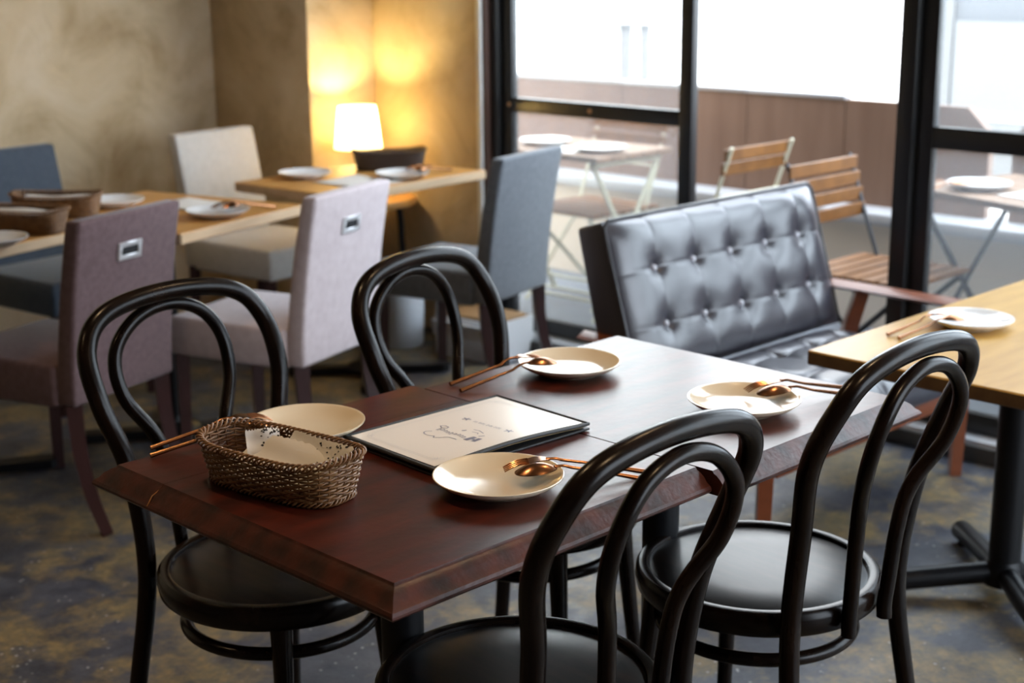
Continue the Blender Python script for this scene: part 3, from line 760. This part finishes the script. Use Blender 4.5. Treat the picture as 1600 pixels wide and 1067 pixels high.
# ------------------------------------------------------------------ lamp
def stool():
    t = thing('round_stool', (2.695, 3.255, 0), 0, 'round wooden stool carrying the lit lamp in the wall corner', 'stool')
    MB().lathe([(0, .52), (.160, .52), (.170, .525), (.172, .535), (.170, .547), (.165, .55), (0, .55)], 56).build('seat', 'oak', t)
    for k in range(4):
        a = PI/4+k*PI/2; d = Vector((math.cos(a), math.sin(a), 0))
        MB().tube(catmull([d*.10+Vector((0, 0, .52)), d*.105+Vector((0, 0, .44)), d*.115+Vector((0, 0, .25)), d*.150], 5), .013, 10).build('leg', 'black_metal', t)
    MB().tube([(.118*math.cos(k*PI/20), .118*math.sin(k*PI/20), .22) for k in range(40)], .007, 8, closed=True).build('foot_ring', 'black_metal', t)
stool()
def lamp():
    t = thing('table_lamp', (2.663, 3.30, .55), 0, 'lit table lamp with a cream conical shade in front of the plaster corner', 'lamp')
    MB().lathe([(0, 0), (.060, 0), (.060, .010), (.052, .016), (.018, .024), (.010, .034), (0, .036)], 36).build('base', 'lamp_base', t)
    MB().lathe([(.007, .03), (.007, .235), (.014, .237), (.014, .25), (0, .252)], 16).build('stem', 'lamp_base', t)
    MB().lathe([(.093, .194), (.073, .355)], 48).build('shade', 'lamp_shade', t)
    MB().tube([(.093*math.cos(k*PI/24), .093*math.sin(k*PI/24), .194) for k in range(48)], .0014, 6, closed=True).build('shade_hem', 'lamp_shade', t)
    MB().lathe([(0, .248), (.014, .252), (.024, .27), (.020, .285), (0, .292)], 20).build('bulb', 'bulb', t)
    l = bpy.data.lights.new('lamp_light', 'POINT'); l.energy = 7; l.color = (1, .74, .31); l.shadow_soft_size = .02
    o = bpy.data.objects.new('lamp_light', l); o.location = (0, 0, .305); o.parent = t; COL.objects.link(o)
mat('bulb', (1, .9, .7), .4, emit=((1, .72, .36), 25))
lamp()

# ------------------------------------------------------------------ things below the lamp table
def bin_():
    t = thing('white_bin', (2.62, 3.02, 0), 0, 'white round bin on the floor behind the far bentwood chair', 'bin')
    MB().lathe([(0, 0), (.078, 0), (.085, .01), (.092, .22), (.095, .235), (.090, .236), (.084, .225), (.075, .02), (0, .02)], 36).build('body', 'plastic_white', t)
    MB().tube([(.0945*math.cos(k*PI/18), .0945*math.sin(k*PI/18), .234) for k in range(36)], .004, 8, closed=True).build('rim', 'plastic_white', t)
bin_()
def carton():
    t = thing('carton_box', (2.76, 2.70, 0), .08, 'open white carton with brown contents, below the blue-grey chair', 'box')
    m = MB()
    for c, d in (((0, 0, .004), (.22, .30, .008)), ((-.108, 0, .075), (.005, .30, .15)), ((.108, 0, .075), (.005, .30, .15)), ((0, -.148, .075), (.22, .005, .15)), ((0, .148, .075), (.22, .005, .15))): m.box(c, d)
    m.build('body', 'carton', t, smooth=False)
    MB().box((0, .0, .11), (.19, .27, .10), .01).build('contents', 'carton_brown', t)
    MB().box((-.125, 0, .125), (.004, .28, .06), M=tr(0, 0, 0) @ Matrix.Rotation(-.12, 4, 'Y')).build('flap', 'carton', t, smooth=False)
carton()

# ------------------------------------------------------------------ terrace furniture
TZ = .06
def slat_chair(loc, rz, frame, label, n_back=4, tall=.80):
    # faces +y locally; back at y = -.17
    t = thing('folding_chair', loc, rz, label, 'chair', 'slatted folding chairs on the terrace')
    w = .185; z0 = TZ
    for s in (-1, 1):
        MB().tube([(s*w, -.255, tall-z0), (s*w, -.19, .56), (s*w, -.10, .33), (s*w, .21, 0)], .010, 6, sq=(1, .6)).build('long_leg', frame, t)
        MB().tube([(s*(w-.022), .20, .375), (s*(w-.022), 0, .19), (s*(w-.022), -.20, 0)], .010, 6, sq=(1, .6)).build('short_leg', frame, t)
        MB().tube([(s*(w-.012), -.20, .365), (s*(w-.012), .21, .385)], .008, 6).build('seat_rail', frame, t)
    MB().tube([(-w, -.20, .585-.03), (w, -.20, .585-.03)], .005, 6).build('back_brace', frame, t)
    MB().tube([(-w, .155, .06), (w, .155, .06)], .006, 6).build('foot_brace', frame, t)
    for k in range(n_back):
        z = tall-z0-.028-k*.052; y = -.243+(.8-z0-z)*.26
        MB().box((0, y, z), (.40, .011, .043), .002, 1, M=None).build('back_slat', 'slat_wood', t)
    for k in range(7):
        MB().box((0, -.17+k*.060, .392), (.40, .048, .014), .002, 1).build('seat_slat', 'slat_wood', t)
    return t
slat_chair((3.21, 1.28, TZ), PI, 'iron', 'wooden slat folding chair with black frame, seen past the sofa', 4, .80)
slat_chair((3.42, 2.17, TZ), 0, 'cream_metal', 'wooden slat folding chair with cream frame, back towards the sofa', 2, .80)
slat_chair((3.55, 2.86, TZ), PI/2, 'cream_metal', 'wooden slat folding chair behind the terrace table, against the parapet', 2, .80)
def folding_table(loc, rz, sx, sy, h, frame, label):
    t = thing('folding_table', loc, rz, label, 'table', 'folding tables on the terrace')
    n = 5
    for k in range(n): MB().box((-sx/2+sx*(k+.5)/n, 0, h-.011), (sx/n-.004, sy, .022), .002, 1).build('top_plank', 'terrace_top', t)
    for s in (-1, 1):
        y = s*(sy/2-.05)
        MB().box((0, y, h-.034), (sx-.06, .025, .024)).build('apron', frame, t, smooth=False)
        for q in (-1, 1): MB().tube([(q*(sx/2-.05), y-q*.010, h-.045), (-q*(sx/2-.03), y-q*.010, .0)], .013, 6, sq=(1, .6)).build('leg', frame, t)
    for q in (-1, 1): MB().tube([(q*(sx/2-.09), -sy/2+.05, .07), (q*(sx/2-.09), sy/2-.05, .07)], .007, 6).build('stretcher', frame, t)
    return t
folding_table((3.40, 2.83, TZ), .0, .46, .66, .66, 'cream_metal', 'terrace table with cream crossed legs behind the left glass')
folding_table((3.47, .86, TZ), -.30, .52, .74, .66, 'iron', 'terrace table with dark crossed legs at the right glass')
plate2((3.36, 2.95, .72), 'white plate on the cream-legged terrace table, farther one', 1.1, 'ceramic_white')
plate2((3.33, 2.62, .72), 'white plate on the cream-legged terrace table, nearer one', 1.1, 'ceramic_white')
plate2((3.42, 1.06, .72), 'white plate on the dark-legged terrace table', 1.1, 'ceramic_white')
paper_sheet((3.28, 2.76, .72), .1, .16, .18, 'white paper menu between the plates on the terrace table')
paper_sheet((3.40, .80, .72), -.3, .22, .26, 'white paper menu on the dark-legged terrace table')
cutlery('fork', (3.36, 1.09), (3.24, 1.20), .72, 'copper fork on the dark-legged terrace table, farther handle', rim_frac=.42)
cutlery('spoon', (3.34, 1.05), (3.21, 1.15), .72, 'copper spoon on the dark-legged terrace table, nearer handle', rim_frac=.42)
